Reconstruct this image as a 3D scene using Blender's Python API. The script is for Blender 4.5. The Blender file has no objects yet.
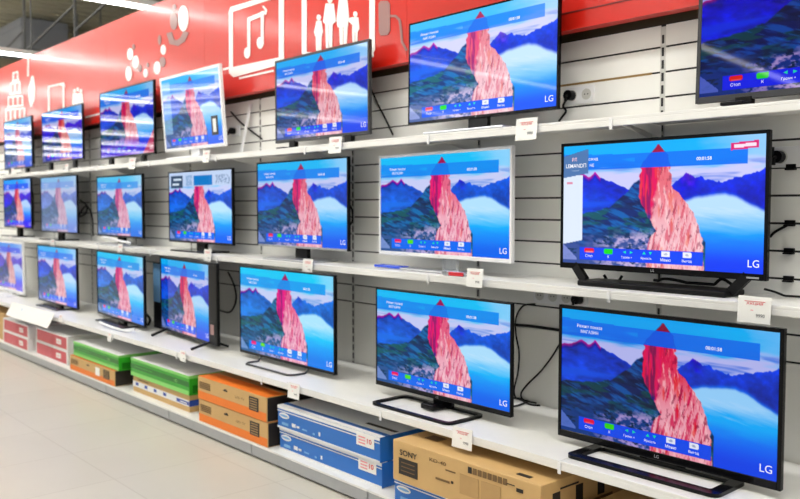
import bpy, bmesh, math, random
import numpy as np
from mathutils import Vector, Matrix
random.seed(7)
S = bpy.context.scene
C = S.collection
PI = math.pi

# ------------------------------------------------------------------ camera maths
F_PX, XV, YV = 820.0, -332.0, 206.7
TAU = math.atan((249.5 - YV) / F_PX)
AL = math.atan((400 - XV) * math.cos(TAU) / F_PX)
CAM = Vector((0, -3.0, 1.37))
FWD = Vector((-math.cos(AL) * math.cos(TAU), math.sin(AL) * math.cos(TAU), -math.sin(TAU)))
RGT = Vector((math.sin(AL), math.cos(AL), 0))
UPV = RGT.cross(FWD)

def at(u, v, y):
    """the point of the plane Y = y that is seen at pixel (u, v)"""
    d = FWD + RGT * ((u - 400) / F_PX) + UPV * ((249.5 - v) / F_PX)
    return CAM + d * ((y - CAM.y) / d.y)

# ------------------------------------------------------------------ materials
def lin(c):
    c = c / 255.0
    return c / 12.92 if c <= 0.04045 else ((c + 0.055) / 1.055) ** 2.4
def rgb(r, g, b): return (lin(r), lin(g), lin(b), 1.0)

def mat(name, col, rough=0.5, metal=0.0, noise=0.05, scale=30.0, bump=0.0, emit=0.0, coat=0.0, trans=0.0, spec=0.5):
    m = bpy.data.materials.new(name); m.use_nodes = True
    nt = m.node_tree; N = nt.nodes; L = nt.links
    b = N['Principled BSDF']
    b.inputs['Roughness'].default_value = rough
    b.inputs['Metallic'].default_value = metal
    b.inputs['Coat Weight'].default_value = coat
    b.inputs['Transmission Weight'].default_value = trans
    b.inputs['Specular IOR Level'].default_value = spec
    tc = N.new('ShaderNodeTexCoord')
    nz = N.new('ShaderNodeTexNoise'); nz.inputs['Scale'].default_value = scale; nz.inputs['Detail'].default_value = 3
    L.new(tc.outputs['Object'], nz.inputs['Vector'])
    mr = N.new('ShaderNodeMapRange')
    mr.inputs['To Min'].default_value = 1 - noise; mr.inputs['To Max'].default_value = 1 + noise
    L.new(nz.outputs['Fac'], mr.inputs['Value'])
    mx = N.new('ShaderNodeVectorMath'); mx.operation = 'SCALE'
    mx.inputs[0].default_value = col[:3]
    L.new(mr.outputs['Result'], mx.inputs['Scale'])
    L.new(mx.outputs['Vector'], b.inputs['Base Color'])
    if bump:
        bp = N.new('ShaderNodeBump'); bp.inputs['Strength'].default_value = bump; bp.inputs['Distance'].default_value = 0.002
        L.new(nz.outputs['Fac'], bp.inputs['Height']); L.new(bp.outputs['Normal'], b.inputs['Normal'])
    if emit:
        b.inputs['Emission Color'].default_value = col
        b.inputs['Emission Strength'].default_value = emit
    return m

M = {}
M['shelf'] = mat('white_enamel', rgb(234, 234, 232), 0.35, noise=0.02)
M['wall'] = mat('slat_board', rgb(238, 238, 234), 0.5, noise=0.03, scale=8)
M['slot'] = mat('slot_dark', rgb(36, 36, 38), 0.7)
M['slot_tan'] = mat('slot_tan', rgb(150, 120, 70), 0.7)
M['steel'] = mat('grey_steel', rgb(176, 178, 180), 0.45, metal=0.0, noise=0.04)
M['upright'] = mat('upright_white', rgb(205, 205, 200), 0.45)
M['plinth'] = mat('plinth_grey', rgb(166, 168, 172), 0.42, noise=0.05)
M['black'] = mat('black_plastic', rgb(10, 10, 12), 0.4, spec=0.2)
M['gloss'] = mat('piano_black', rgb(7, 7, 9), 0.15, spec=0.2)
M['grey'] = mat('anthracite', rgb(60, 61, 64), 0.4, spec=0.3)
M['whitep'] = mat('white_plastic', rgb(235, 236, 238), 0.3, noise=0.02)
M['silver'] = mat('silver_metal', rgb(190, 192, 196), 0.28, metal=0.8)
M['card'] = mat('white_card', rgb(240, 240, 238), 0.6, noise=0.02)
M['red_ink'] = mat('red_ink', rgb(214, 40, 52), 0.6)
M['pink_ink'] = mat('pink_ink', rgb(236, 150, 158), 0.6)
M['tag_ink'] = mat('tag_ink', rgb(222, 84, 94), 0.6)
M['grey_ink'] = mat('grey_ink', rgb(110, 112, 118), 0.6)
M['black_ink'] = mat('black_ink', rgb(40, 34, 28), 0.6)
M['brown_ink'] = mat('brown_ink', rgb(120, 92, 56), 0.6)
M['blue_ink'] = mat('blue_ink', rgb(40, 74, 170), 0.5)
M['kraft'] = mat('kraft_board', rgb(205, 168, 112), 0.65, noise=0.08, scale=12)
M['kraft_dark'] = mat('kraft_print', rgb(186, 150, 98), 0.65, noise=0.06)
M['orange'] = mat('orange_print', rgb(236, 124, 34), 0.5, noise=0.04)
M['black_board'] = mat('black_print', rgb(38, 32, 28), 0.5)
M['blue_board'] = mat('blue_print', rgb(36, 112, 200), 0.42, noise=0.06, scale=6)
M['blue_lite'] = mat('light_blue_print', rgb(120, 175, 225), 0.42)
M['white_board'] = mat('white_board', rgb(232, 233, 234), 0.5, noise=0.02)
M['red_board'] = mat('red_print', rgb(204, 84, 94), 0.5, noise=0.08, scale=14)
M['green_board'] = mat('green_print', rgb(48, 168, 38), 0.35, noise=0.25, scale=5)
M['green_lite'] = mat('light_green_print', rgb(130, 212, 104), 0.35, noise=0.06)
M['green_dark'] = mat('dark_green_print', rgb(16, 116, 18), 0.35, noise=0.1)
M['clear'] = mat('clear_plastic', rgb(225, 230, 235), 0.1, trans=0.85)
M['blue_film'] = mat('blue_film', rgb(40, 80, 220), 0.25)
M['tube'] = mat('tube_glow', (1.0, 0.985, 0.95, 1), 0.4, emit=16.0)
M['roof_fill'] = mat('roof_fill_glow', (1.0, 0.985, 0.95, 1), 0.4, emit=40.0)  # glow for the added strips that brighten the roof
M['housing'] = mat('lamp_housing', rgb(215, 215, 212), 0.5)
M['roof'] = mat('roof_deck', rgb(190, 184, 160), 0.7, noise=0.08, scale=2)
M['truss'] = mat('truss_steel', rgb(92, 92, 92), 0.6)
M['duct'] = mat('duct_steel', rgb(150, 152, 158), 0.5)
M['beam'] = mat('dark_beam', rgb(74, 64, 46), 0.6)
M['sign_white'] = mat('sign_white', rgb(242, 242, 240), 0.3, noise=0.01)
M['sign_grey'] = mat('sign_grey', rgb(156, 116, 114), 0.3, noise=0.02)
M['hallwall'] = mat('hall_wall', rgb(150, 146, 136), 0.7)

# red banner : glossy laminated panel
M['red'] = mat('red_laminate', rgb(204, 30, 16), 0.35, noise=0.02, scale=3, spec=0.3)
M['red'].node_tree.nodes['Principled BSDF'].inputs['Coat Weight'].default_value = 0.45
M['red'].node_tree.nodes['Principled BSDF'].inputs['Coat Roughness'].default_value = 0.16

M['red_dark'] = mat('red_seam', rgb(120, 24, 20), 0.5)
# floor tiles
def floor_mat():
    m = bpy.data.materials.new('floor_tiles'); m.use_nodes = True
    nt = m.node_tree; N = nt.nodes; L = nt.links; b = N['Principled BSDF']
    tc = N.new('ShaderNodeTexCoord'); mp = N.new('ShaderNodeMapping')
    mp.inputs['Location'].default_value = (5.15 / 0.58, 1.37 / 0.58, 0)
    mp.inputs['Scale'].default_value = (1 / 0.58, 1 / 0.58, 1)
    L.new(tc.outputs['Object'], mp.inputs['Vector'])
    br = N.new('ShaderNodeTexBrick'); br.offset = 0; br.squash = 1
    br.inputs['Scale'].default_value = 1; br.inputs['Brick Width'].default_value = 1; br.inputs['Row Height'].default_value = 1
    br.inputs['Mortar Size'].default_value = 0.006; br.inputs['Mortar Smooth'].default_value = 0.3; br.inputs['Bias'].default_value = 0
    br.inputs['Color1'].default_value = rgb(197, 193, 184); br.inputs['Color2'].default_value = rgb(201, 197, 188)
    br.inputs['Mortar'].default_value = rgb(182, 177, 167)
    L.new(mp.outputs['Vector'], br.inputs['Vector'])
    nz = N.new('ShaderNodeTexNoise'); nz.inputs['Scale'].default_value = 2.5; nz.inputs['Detail'].default_value = 5
    L.new(tc.outputs['Object'], nz.inputs['Vector'])
    mr = N.new('ShaderNodeMapRange'); mr.inputs['To Min'].default_value = 0.95; mr.inputs['To Max'].default_value = 1.05
    L.new(nz.outputs['Fac'], mr.inputs['Value'])
    sc = N.new('ShaderNodeVectorMath'); sc.operation = 'SCALE'
    L.new(br.outputs['Color'], sc.inputs[0]); L.new(mr.outputs['Result'], sc.inputs['Scale'])
    L.new(sc.outputs['Vector'], b.inputs['Base Color'])
    b.inputs['Roughness'].default_value = 0.3
    return m
M['floor'] = floor_mat()

# ------------------------------------------------------------------ mesh helpers
class MB:
    def __init__(self): self.v = []; self.f = []; self.mi = []; self.mats = []
    def mid(self, m):
        if m not in self.mats: self.mats.append(m)
        return self.mats.index(m)
    def add(self, vs, fs, m):
        o = len(self.v); self.v += [tuple(p) for p in vs]; k = self.mid(m)
        for f in fs: self.f.append(tuple(i + o for i in f)); self.mi.append(k)
    def box(self, x0, x1, y0, y1, z0, z1, m, bev=0.0, seg=2):
        if bev <= 0:
            vs = [(x, y, z) for z in (z0, z1) for y in (y0, y1) for x in (x0, x1)]
            self.add(vs, [(0, 2, 3, 1), (4, 5, 7, 6), (0, 1, 5, 4), (2, 6, 7, 3), (0, 4, 6, 2), (1, 3, 7, 5)], m); return self
        bm = bmesh.new(); bmesh.ops.create_cube(bm, size=1)
        for v in bm.verts: v.co = Vector(((x0 + x1) / 2 + v.co.x * (x1 - x0), (y0 + y1) / 2 + v.co.y * (y1 - y0), (z0 + z1) / 2 + v.co.z * (z1 - z0)))
        bmesh.ops.bevel(bm, geom=bm.edges[:], offset=bev, segments=seg, affect='EDGES', profile=0.5)
        bm.verts.index_update()
        self.add([v.co[:] for v in bm.verts], [[v.index for v in f.verts] for f in bm.faces], m); bm.free(); return self
    def frustum(self, r0, r1, m):
        """two rectangles (x0,x1,z0,z1,y) joined: a tapering block"""
        vs = []
        for (x0, x1, z0, z1, y) in (r0, r1): vs += [(x0, y, z0), (x1, y, z0), (x1, y, z1), (x0, y, z1)]
        self.add(vs, [(0, 1, 2, 3), (7, 6, 5, 4), (0, 4, 5, 1), (1, 5, 6, 2), (2, 6, 7, 3), (3, 7, 4, 0)], m); return self
    def tube(self, pts, r, m, n=8, closed=False):
        pts = [Vector(p) for p in pts]; K = len(pts); o = []; prev = None
        for i, p in enumerate(pts):
            a = pts[(i - 1) % K] if (closed or i > 0) else p
            b = pts[(i + 1) % K] if (closed or i < K - 1) else p
            t = (b - a).normalized()
            if prev is None:
                prev = t.orthogonal().normalized()
            prev = (prev - t * prev.dot(t))
            prev = prev.normalized() if prev.length > 1e-6 else t.orthogonal().normalized()
            q = t.cross(prev)
            o.append([p + (prev * math.cos(2 * PI * k / n) + q * math.sin(2 * PI * k / n)) * r for k in range(n)])
        vs = [p for ring in o for p in ring]; fs = []
        for i in range(K if closed else K - 1):
            j = (i + 1) % K
            for k in range(n): fs.append((i * n + k, i * n + (k + 1) % n, j * n + (k + 1) % n, j * n + k))
        if not closed: fs += [tuple(range(n))[::-1], tuple((K - 1) * n + k for k in range(n))]
        self.add(vs, fs, m); return self
    def bar(self, a, b, w, h, m, up=(0, 0, 1)):
        a = Vector(a); b = Vector(b); t = (b - a).normalized(); u = Vector(up)
        if abs(t.dot(u)) > 0.98: u = Vector((0, 1, 0))
        s = t.cross(u).normalized(); u = s.cross(t)
        vs = [p + s * (w / 2 * i) + u * (h / 2 * j) for p in (a, b) for i, j in ((-1, -1), (1, -1), (1, 1), (-1, 1))]
        self.add(vs, [(0, 1, 2, 3), (7, 6, 5, 4), (0, 4, 5, 1), (1, 5, 6, 2), (2, 6, 7, 3), (3, 7, 4, 0)], m); return self
    def prism(self, pts, off, m):
        """polygon (3-D points) pushed along off"""
        n = len(pts); off = Vector(off); pts = [Vector(p) for p in pts]
        self.add(pts + [p + off for p in pts], [tuple(range(n)), tuple(range(2 * n - 1, n - 1, -1))] +
                 [(i, i + n, (i + 1) % n + n, (i + 1) % n) for i in range(n)], m); return self
    def disc(self, c, r, y0, y1, m, n=20, rz=None):
        rz = rz or r
        pts = [(c[0] + r * math.cos(2 * PI * k / n), y0, c[1] + rz * math.sin(2 * PI * k / n)) for k in range(n)]
        return self.prism(pts, (0, y1 - y0, 0), m)
    def mesh(self, name, smooth=False):
        me = bpy.data.meshes.new(name); me.from_pydata(self.v, [], self.f)
        for m in self.mats: me.materials.append(m)
        me.polygons.foreach_set('material_index', self.mi)
        bm = bmesh.new(); bm.from_mesh(me); bmesh.ops.recalc_face_normals(bm, faces=bm.faces[:]); bm.to_mesh(me); bm.free()
        if smooth: me.polygons.foreach_set('use_smooth', [True] * len(me.polygons))
        me.update(); return me
    def obj(self, name, parent=None, loc=(0, 0, 0), smooth=False):
        o = bpy.data.objects.new(name, self.mesh(name, smooth)); C.objects.link(o)
        o.location = loc
        if parent: o.parent = parent
        return o

def tag(o, label, cat, group=None):
    o['label'] = label; o['category'] = cat
    if group: o['group'] = group
    return o
def thing(name, label, cat, loc=(0, 0, 0), rz=0, group=None):
    o = bpy.data.objects.new(name, None); C.objects.link(o); o.empty_display_size = 0.05
    o.location = loc; o.rotation_euler = (0, 0, rz)
    return tag(o, label, cat, group)
def struct(o): o['kind'] = 'structure'; return o

_tx = {}
def text_geo(s, bold=0.0):
    """flat letters: vertices (x, z) with unit capital height, centred; faces"""
    k = (s, bold)
    if k in _tx: return _tx[k]
    cu = bpy.data.curves.new('t', 'FONT'); cu.body = s; cu.size = 1; cu.resolution_u = 3; cu.offset = bold
    ob = bpy.data.objects.new('t', cu); C.objects.link(ob)
    dg = bpy.context.evaluated_depsgraph_get()
    me = ob.evaluated_get(dg).to_mesh()
    vs = [(v.co.x, v.co.y) for v in me.vertices]; fs = [tuple(p.vertices) for p in me.polygons]
    ob.evaluated_get(dg).to_mesh_clear()
    bpy.data.objects.remove(ob); bpy.data.curves.remove(cu)
    xs = [p[0] for p in vs]; zs = [p[1] for p in vs]
    w = max(xs) - min(xs); h = max(zs) - min(zs); cx = (max(xs) + min(xs)) / 2; cz = (max(zs) + min(zs)) / 2
    _tx[k] = ([((x - cx) / h, (z - cz) / h) for x, z in vs], fs, w / h)
    return _tx[k]
def add_text(mb, s, cx, cz, h, y, m, bold=0.0, width=None, fn=None):
    vs, fs, w = text_geo(s, bold)
    kx = h if width is None else width / w
    pts = [(cx + x * kx, y, cz + z * h) for x, z in vs]
    if fn: pts = [fn(p) for p in pts]
    mb.add(pts, fs, m)

# ------------------------------------------------------------------ the picture on the screens
def vnoise(x, y, seed=0):
    xi = np.floor(x).astype(int); yi = np.floor(y).astype(int); fx = x - xi; fy = y - yi
    fx = fx * fx * (3 - 2 * fx); fy = fy * fy * (3 - 2 * fy)
    def h(i, j):
        n = (i * 374761393 + j * 668265263 + seed * 144665) & 0x7fffffff
        n = ((n ^ (n >> 13)) * 1274126177) & 0x7fffffff
        return ((n ^ (n >> 16)) & 0xffff) / 65535.0
    a = h(xi, yi); b = h(xi + 1, yi); c = h(xi, yi + 1); d = h(xi + 1, yi + 1)
    return (a * (1 - fx) + b * fx) * (1 - fy) + (c * (1 - fx) + d * fx) * fy
def fbm(x, y, seed=0):
    return 0.55 * vnoise(x, y, seed) + 0.3 * vnoise(2.1 * x, 2.1 * y, seed + 1) + 0.15 * vnoise(4.3 * x, 4.3 * y, seed + 2)
def sst(a, b, x):
    t = np.clip((x - a) / (b - a), 0, 1); return t * t * (3 - 2 * t)
KS = 1.53
def paint(s, t, variant):
    """sRGB colours (0-255) of the mountain picture at s (left-right), t (top-down)"""
    s = s / (s + KS * (1 - s))
    def K(r, g, b): return np.array([r, g, b], float)
    def mix(a, b, w):
        return a * (1 - w[..., None]) + b * w[..., None]
    Z = s[..., None] * 0
    n1 = fbm(s * 6, t * 22, 3); n2 = fbm(s * 26, t * 26, 9); n3 = fbm(s * 60, t * 50, 5)
    # sky
    col = mix(K(66, 178, 246) + Z, K(160, 206, 250) + Z, sst(0.45, 1.0, s + 0.25 * (n1 - .5)))
    col = mix(col, K(206, 206, 244) + Z, sst(0.13, 0.25, t + 0.16 * (n1 - .5)))
    col = mix(col, K(118, 140, 226) + Z, sst(0.6, 0.78, fbm(s * 4, t * 30, 21)) * sst(.12, .2, t) * .6)
    # far right mountains
    def line(pts, jag=0.012, fr=55, sd=31):
        p = np.array(pts); return np.interp(s, p[:, 0], p[:, 1]) + jag * (fbm(s * fr, s * 0, sd) - .5) * 2
    rl = line([(.4, .40), (.47, .37), (.5, .325), (.53, .295), (.552, .262), (.575, .272), (.6, .30), (.625, .288), (.65, .318), (.7, .325), (.75, .335), (.82, .31), (.9, .285), (1, .25)])
    w = sst(-.006, .006, t - rl)
    rc = mix(K(18, 42, 226) + Z, K(12, 22, 196) + Z, sst(0, .16, t - rl))
    rc = mix(rc, K(158, 84, 214) + Z, np.clip(1 - np.abs(s - .565) / .07, 0, 1) * np.clip(1 - (t - rl) / .15, 0, 1) * (.5 + .7 * n2))
    rc = rc * (0.8 + .4 * n2)[..., None]
    col = mix(col, rc, w)
    # lake
    lk = line([(0, 1.5), (.44, 1.5), (.45, .50), (.54, .465), (.6, .435), (.68, .415), (.76, .405), (.83, .43), (.9, .48), (.95, .505), (1, .535)], .006, 20, 8)
    w = sst(-.02, .035, t - lk)
    lc = mix(K(190, 222, 253) + Z, K(110, 184, 252) + Z, sst(.52, .72, t + .07 * (fbm(s * 5 + t * 4, t * 40 - s * 9, 14) - .5)))
    lc = mix(lc, K(20, 112, 248) + Z, sst(.67, .83, t + .05 * (n1 - .5)))
    lc = mix(lc, K(8, 58, 240) + Z, sst(.8, .95, t))
    lc = mix(lc, K(200, 226, 254) + Z, sst(.55, .8, fbm(s * 5 + t * 3, t * 36 - s * 8, 17)) * (1 - sst(.55, .72, t)) * .7)
    col = mix(col, lc, w)
    # left mountains
    ll = line([(0, .30), (.05, .265), (.075, .24), (.098, .27), (.11, .262), (.127, .225), (.15, .275), (.2, .315), (.25, .36), (.3, .40), (.36, .42), (.5, .6)])
    w = sst(-.006, .006, t - ll) * (s < .46)
    mc = mix(K(10, 30, 190) + Z, K(8, 62, 216) + Z, sst(.0, .25, t - ll))
    mc = mix(mc, K(206, 40, 150) + Z, np.clip(1 - (t - ll) / (.026 + .035 * n2), 0, 1) * (s < .15))
    mc = mc * (.72 + .55 * n2)[..., None]
    mc = mix(mc, K(36, 84, 232) + Z, sst(.46, .49, t) * (1 - sst(.53, .58, t + .3 * s)) * .9)
    col = mix(col, mc, w)
    # dark ridge in front
    rg = line([(0, .60), (.06, .575), (.13, .56), (.19, .53), (.235, .46), (.27, .40), (.3, .335), (.33, .31), (.36, .4), (.5, .5), (1, 1.4)], .02, 40, 44)
    w = sst(-.008, .008, t - rg) * (s < .66)
    st = fbm((s + t * 1.0) * 9, (t - s * .9) * 34, 52)
    gc = mix(K(10, 40, 112) + Z, K(28, 96, 176) + Z, sst(.4, .7, st))
    gc = mix(gc, K(16, 92, 96) + Z, sst(.48, .66, fbm(s * 14, t * 24, 61)) * sst(.5, .62, t + .25 * s) * .85)
    gc = mix(gc, K(8, 26, 74) + Z, sst(.50, .68, fbm(s * 9 + 4, t * 18, 71)) * .7)
    gc = mix(gc, K(60, 120, 190) + Z, sst(.62, .78, fbm((s + t) * 12 + 3, (t - s * .8) * 44, 77)) * .6)
    col = mix(col, gc, w)
    # pale village slope at the bottom
    vw = sst(.69, .82, t + .18 * (s - .25) + .1 * (n2 - .5)) * (1 - sst(.5, .7, s)) * w
    vc = mix(K(70, 88, 150) + Z, K(196, 178, 216) + Z, sst(.36, .62, n3 * .6 + .4 * n2) * sst(.06, .26, s + .15 * (n1 - .5)))
    vc = mix(vc, K(24, 54, 92) + Z, sst(.60, .74, fbm(s * 40, t * 34, 83)))
    col = mix(col, vc, vw)
    # the rock tower
    L_ = np.array([(.025, .409), (.05, .400), (.07, .389), (.12, .364), (.17, .340), (.2, .332), (.3, .325), (.4, .322), (.46, .326), (.53, .346), (.6, .366), (.66, .39), (.71, .405), (.74, .385), (.8, .37), (.87, .36), (1, .36)])
    R_ = np.array([(.025, .413), (.05, .424), (.07, .434), (.12, .458), (.2, .470), (.33, .476), (.38, .492), (.41, .515), (.45, .535), (.5, .560), (.55, .586), (.6, .604), (.65, .620), (.75, .640), (.85, .648), (1, .652)])
    jl = .006 * (fbm(t * 30, t * 0, 91) - .5) * 2; jr = .008 * (fbm(t * 34, t * 0, 97) - .5) * 2
    le = np.interp(t, L_[:, 0], L_[:, 1]) + jl * (t > .1); re = np.interp(t, R_[:, 0], R_[:, 1]) + jr * (t > .1)
    w = sst(-.003, .003, s - le) * sst(-.003, .003, re - s) * (t > .027)
    sp = fbm(s * 80, t * 6, 101)
    red = mix(K(226, 72, 112) + Z, K(150, 36, 100) + Z, sst(.42, .62, sp))
    red = mix(red, K(236, 96, 100) + Z, sst(.56, .76, fbm(s * 90 + 7, t * 5, 111)) * .85)
    pk = mix(K(228, 128, 138) + Z, K(240, 192, 200) + Z, sst(.3, .75, t))
    pk = mix(pk, K(198, 58, 78) + Z, sst(.50, .68, fbm(s * 95 + t * 12, t * 7, 121)) * .48)
    pk = mix(pk, K(250, 214, 216) + Z, sst(.55, .7, fbm(s * 110 - t * 8, t * 10, 127)) * .7)
    pk = mix(pk, K(120, 52, 70) + Z, sst(.62, .74, fbm(s * 90 + t * 14, t * 20, 131)) * .45)
    pk = mix(pk, K(232, 120, 96) + Z, sst(.6, .74, fbm(s * 60, t * 9, 141)) * .4)
    md = np.interp(t, [0, .1, .2, .3, .45, .55, .65, 1], [.42, .415, .420, .412, .392, .386, .38, .36])
    tc_ = mix(red, pk, sst(-.012, .014, s - md + .03 * (n2 - .5)))
    tc_ = mix(tc_, K(150, 24, 60) + Z, (1 - sst(.08, .12, t)) * .85)
    bl = sst(.0, .05, (t - (.5 + (s - .31) * .9))) * (s < md - .004) * sst(.44, .5, t)
    tc_ = mix(tc_, K(44, 66, 150) + Z, bl * .7)
    col = mix(col, tc_, w); tw = w
    # translucent caption band
    bt = .092 - .02 * np.clip(1 - s / .28, 0, 1) * (n1 > .35)
    w = ((t > bt) & (t < .205) & (s < .89)).astype(float)
    col = mix(col, K(28, 98, 238) + Z, w * (.66 + .30 * tw - .3 * (s < .3) * sst(.5, .7, n1)))
    # key bar at the bottom
    w = ((t > .862) & (t < .966) & (s > .068) & (s < .648)).astype(float)
    col = mix(col, K(10, 66, 244) + Z, w * .96)
    tri = ((s < .055) & (t > .84 + s * 2.1) & (t < .97)).astype(float)
    col = mix(col, K(150, 160, 220) + Z, tri * .8)
    def rrect(x0, x1, y0, y1, c, a=1.0):
        nonlocal col
        dx = np.maximum(np.abs(s - (x0 + x1) / 2) - (x1 - x0) / 2 + .008, 0) * 1.78
        dy = np.maximum(np.abs(t - (y0 + y1) / 2) - (y1 - y0) / 2 + .012, 0)
        w = (np.hypot(dx, dy) < .0125).astype(float)
        col = mix(col, K(*c) + Z, w * a)
    rrect(.086, .128, .868, .906, (232, 70, 74)); rrect(.088, .126, .891, .905, (240, 170, 170), .8)
    rrect(.168, .210, .868, .908, (20, 220, 30))
    rrect(.432, .478, .868, .912, (238, 240, 250)); rrect(.540, .588, .868, .912, (238, 240, 250))
    rrect(.443, .467, .883, .897, (170, 178, 206), .8); rrect(.552, .576, .883, .897, (170, 178, 206), .8)
    if variant == 'panel':
        w = ((s < .076) & (t > .25) & (t < .84 - s * .5)).astype(float); col = mix(col, K(222, 232, 248) + Z, w)
        w = ((s < .100) & (t > .085 - s * .55) & (t < .27 - s * .35)).astype(float); col = mix(col, K(92, 124, 172) + Z, w)
        w = ((s > .012) & (s < .035) & (t > .305) & (t < .325)).astype(float); col = mix(col, K(220, 150, 170) + Z, w)
        q = t + .07 * (s - .9)
        w = ((s > .79) & (s < .958) & (q > .045) & (q < .098)).astype(float); col = mix(col, K(220, 80, 130) + Z, w)
        w = ((s > .81) & (s < .94) & (q > .060) & (q < .084)).astype(float); col = mix(col, K(244, 226, 240) + Z, w)
    if variant == 'menu':
        w = ((t < .21)).astype(float); col = mix(col, K(196, 208, 240) + Z, w)
        w = ((t > .05) & (t < .23) & (s > .02) & (s < .17)).astype(float); col = mix(col, K(56, 74, 110) + Z, w)
        for (a, b, c, d) in ((.05, .15, .085, .12), (.04, .12, .16, .185)):
            w = ((t > c) & (t < d) & (s > a) & (s < b)).astype(float); col = mix(col, K(214, 224, 240) + Z, w)
        w = ((t > .06) & (t < .20) & (s > .32) & (s < .62)).astype(float); col = mix(col, K(40, 110, 200) + Z, w)
        w = ((t > .05) & (t < .2) & (s > .21) & (s < .3)).astype(float); col = mix(col, K(150, 170, 214) + Z, w * (.3 + .7 * (n3 > .5)))
        w = ((t > .06) & (t < .19) & (s > .68) & (s < .96)).astype(float); col = mix(col, K(120, 134, 176) + Z, w * (n3 > .52) * .7)
    if variant == 'column':
        w = ((s < .10) & (t > .04) & (t < .8)).astype(float); col = mix(col, K(186, 214, 246) + Z, w * .65)
    if variant == 'corner':
        w = sst(0, .02, (t - 1.0) + (s - .72) * 1.25); col = mix(col, K(226, 84, 92) + Z, w * .85)
        w = sst(.7, .9, t) * (s < .95); col = mix(col, K(84, 20, 226) + Z, w * .75 * (1 - sst(0, .02, (t - 1.0) + (s - .72) * 1.25)))
    return np.clip(col, 0, 255)

def screen_mesh(name, nx, variant='plain', words=True):
    ny = int(nx * 9 / 16)
    gs, gt = np.meshgrid(np.linspace(0, 1, nx + 1), np.linspace(0, 1, ny + 1))
    col = paint(gs, gt, variant).reshape(-1, 3)
    v = np.stack([gs, gs * 0, 1 - gt], -1).reshape(-1, 3)
    idx = (np.arange(ny)[:, None] * (nx + 1) + np.arange(nx)[None]).reshape(-1)
    f = np.stack([idx, idx + nx + 1, idx + nx + 2, idx + 1], -1)
    V = [tuple(p) for p in v]; Fc = [tuple(p) for p in f]; colr = [tuple(c) for c in col]
    def word(s, cx, t, h, bold=0.0, c=(250, 250, 255), wd=None, y=-.0012):
        vs, fs, w = text_geo(s, bold); o = len(V); cx = KS * cx / (KS * cx + 1 - cx)
        for x, z in vs:
            kx = h * .5625 if wd is None else wd / w
            V.append((cx + x * kx, y, 1 - t + z * h)); colr.append(c)
        for q in fs: Fc.append(tuple(i + o for i in q))
    def shape(pts, c):
        o = len(V)
        for a, b in pts: V.append((KS * a / (KS * a + 1 - a), -.0012, 1 - b)); colr.append(c)
        Fc.append(tuple(range(o, o + len(pts))))
    if words:
        word('Стоп', .106, .932, .024); word('К', .190, .932, .022)
        word('Громк +', .272, .932, .024); word('Яркость', .362, .932, .024)
        word('Меню', .456, .934, .024, .004); word('Выход', .564, .936, .024, .004)
        for cx, d in ((.262, 1), (.292, -1)): shape([(cx - .008 * d, .888), (cx + .006 * d, .876), (cx + .006 * d, .900)], (60, 226, 190))
        for cx, d in ((.352, 1), (.382, -1)): shape([(cx, .888 - .012 * d), (cx - .008, .888 + .01 * d), (cx + .008, .888 + .01 * d)], (60, 226, 190))
        if variant in ('plain', 'corner'):
            word('Режим показа', .105, .125, .026, .004); word('МАГАЗИН', .105, .168, .026, .004)
            word('00:01:58', .652, .165, .026, .012)
        if variant == 'panel':
            word('РЛ', .043, .115, .03, .01, (250, 210, 220)); word('LEMANDП', .049, .168, .034, .006)
            word('ожид', .120, .122, .026); word('НЕ', .115, .17, .026); word('00:01:58', .645, .155, .026, .012)
            word('2 неделя', .047, .21, .016, 0, (170, 190, 220))
        # maker's mark in the corner
        word('LG', .938, .928, .054, .0)
    me = bpy.data.meshes.new(name); me.from_pydata(V, [], Fc)
    at_ = me.color_attributes.new('picture', 'FLOAT_COLOR', 'POINT')
    a = np.array(colr) / 255.0
    a = np.where(a <= .04045, a / 12.92, ((a + .055) / 1.055) ** 2.4)
    at_.data.foreach_set('color', np.concatenate([a, np.ones((len(a), 1))], 1).astype(np.float32).ravel())
    me.update(); return me
SCR = {'big': screen_mesh('picture_large', 288), 'panel': screen_mesh('picture_with_side_panel', 288, 'panel'),
       'mid': screen_mesh('picture_medium', 176), 'menu': screen_mesh('picture_with_menu', 176, 'menu'),
       'column': screen_mesh('picture_with_column', 160, 'column', True), 'corner': screen_mesh('picture_with_corner', 128, 'corner', True),
       'small': screen_mesh('picture_small', 112)}

def screen_mat(name, hue=0.5, sat=1.0, val=1.0, gamma=1.0, haze=0.0, hz=(150, 170, 215), stren=1.0, rough=0.035):
    m = bpy.data.materials.new(name); m.use_nodes = True
    nt = m.node_tree; N = nt.nodes; L = nt.links; b = N['Principled BSDF']
    b.inputs['Base Color'].default_value = (0.008, 0.008, 0.01, 1); b.inputs['Roughness'].default_value = rough
    a = N.new('ShaderNodeAttribute'); a.attribute_name = 'picture'
    g = N.new('ShaderNodeGamma'); g.inputs['Gamma'].default_value = gamma
    h = N.new('ShaderNodeHueSaturation')
    h.inputs['Hue'].default_value = hue; h.inputs['Saturation'].default_value = sat; h.inputs['Value'].default_value = val
    x = N.new('ShaderNodeMix'); x.data_type = 'RGBA'; x.inputs['Factor'].default_value = haze; x.inputs['B'].default_value = rgb(*hz)
    L.new(a.outputs['Color'], g.inputs['Color']); L.new(g.outputs['Color'], h.inputs['Color'])
    L.new(h.outputs['Color'], x.inputs['A']); L.new(x.outputs['Result'], b.inputs['Emission Color'])
    b.inputs['Emission Strength'].default_value = stren * 0.86; b.inputs['Specular IOR Level'].default_value = 0.13
    h.inputs['Saturation'].default_value = sat * 1.05; h.inputs['Hue'].default_value = hue - .008; g.inputs['Gamma'].default_value = gamma * 1.08
    m.cycles.emission_sampling = 'NONE'
    return m

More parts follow.
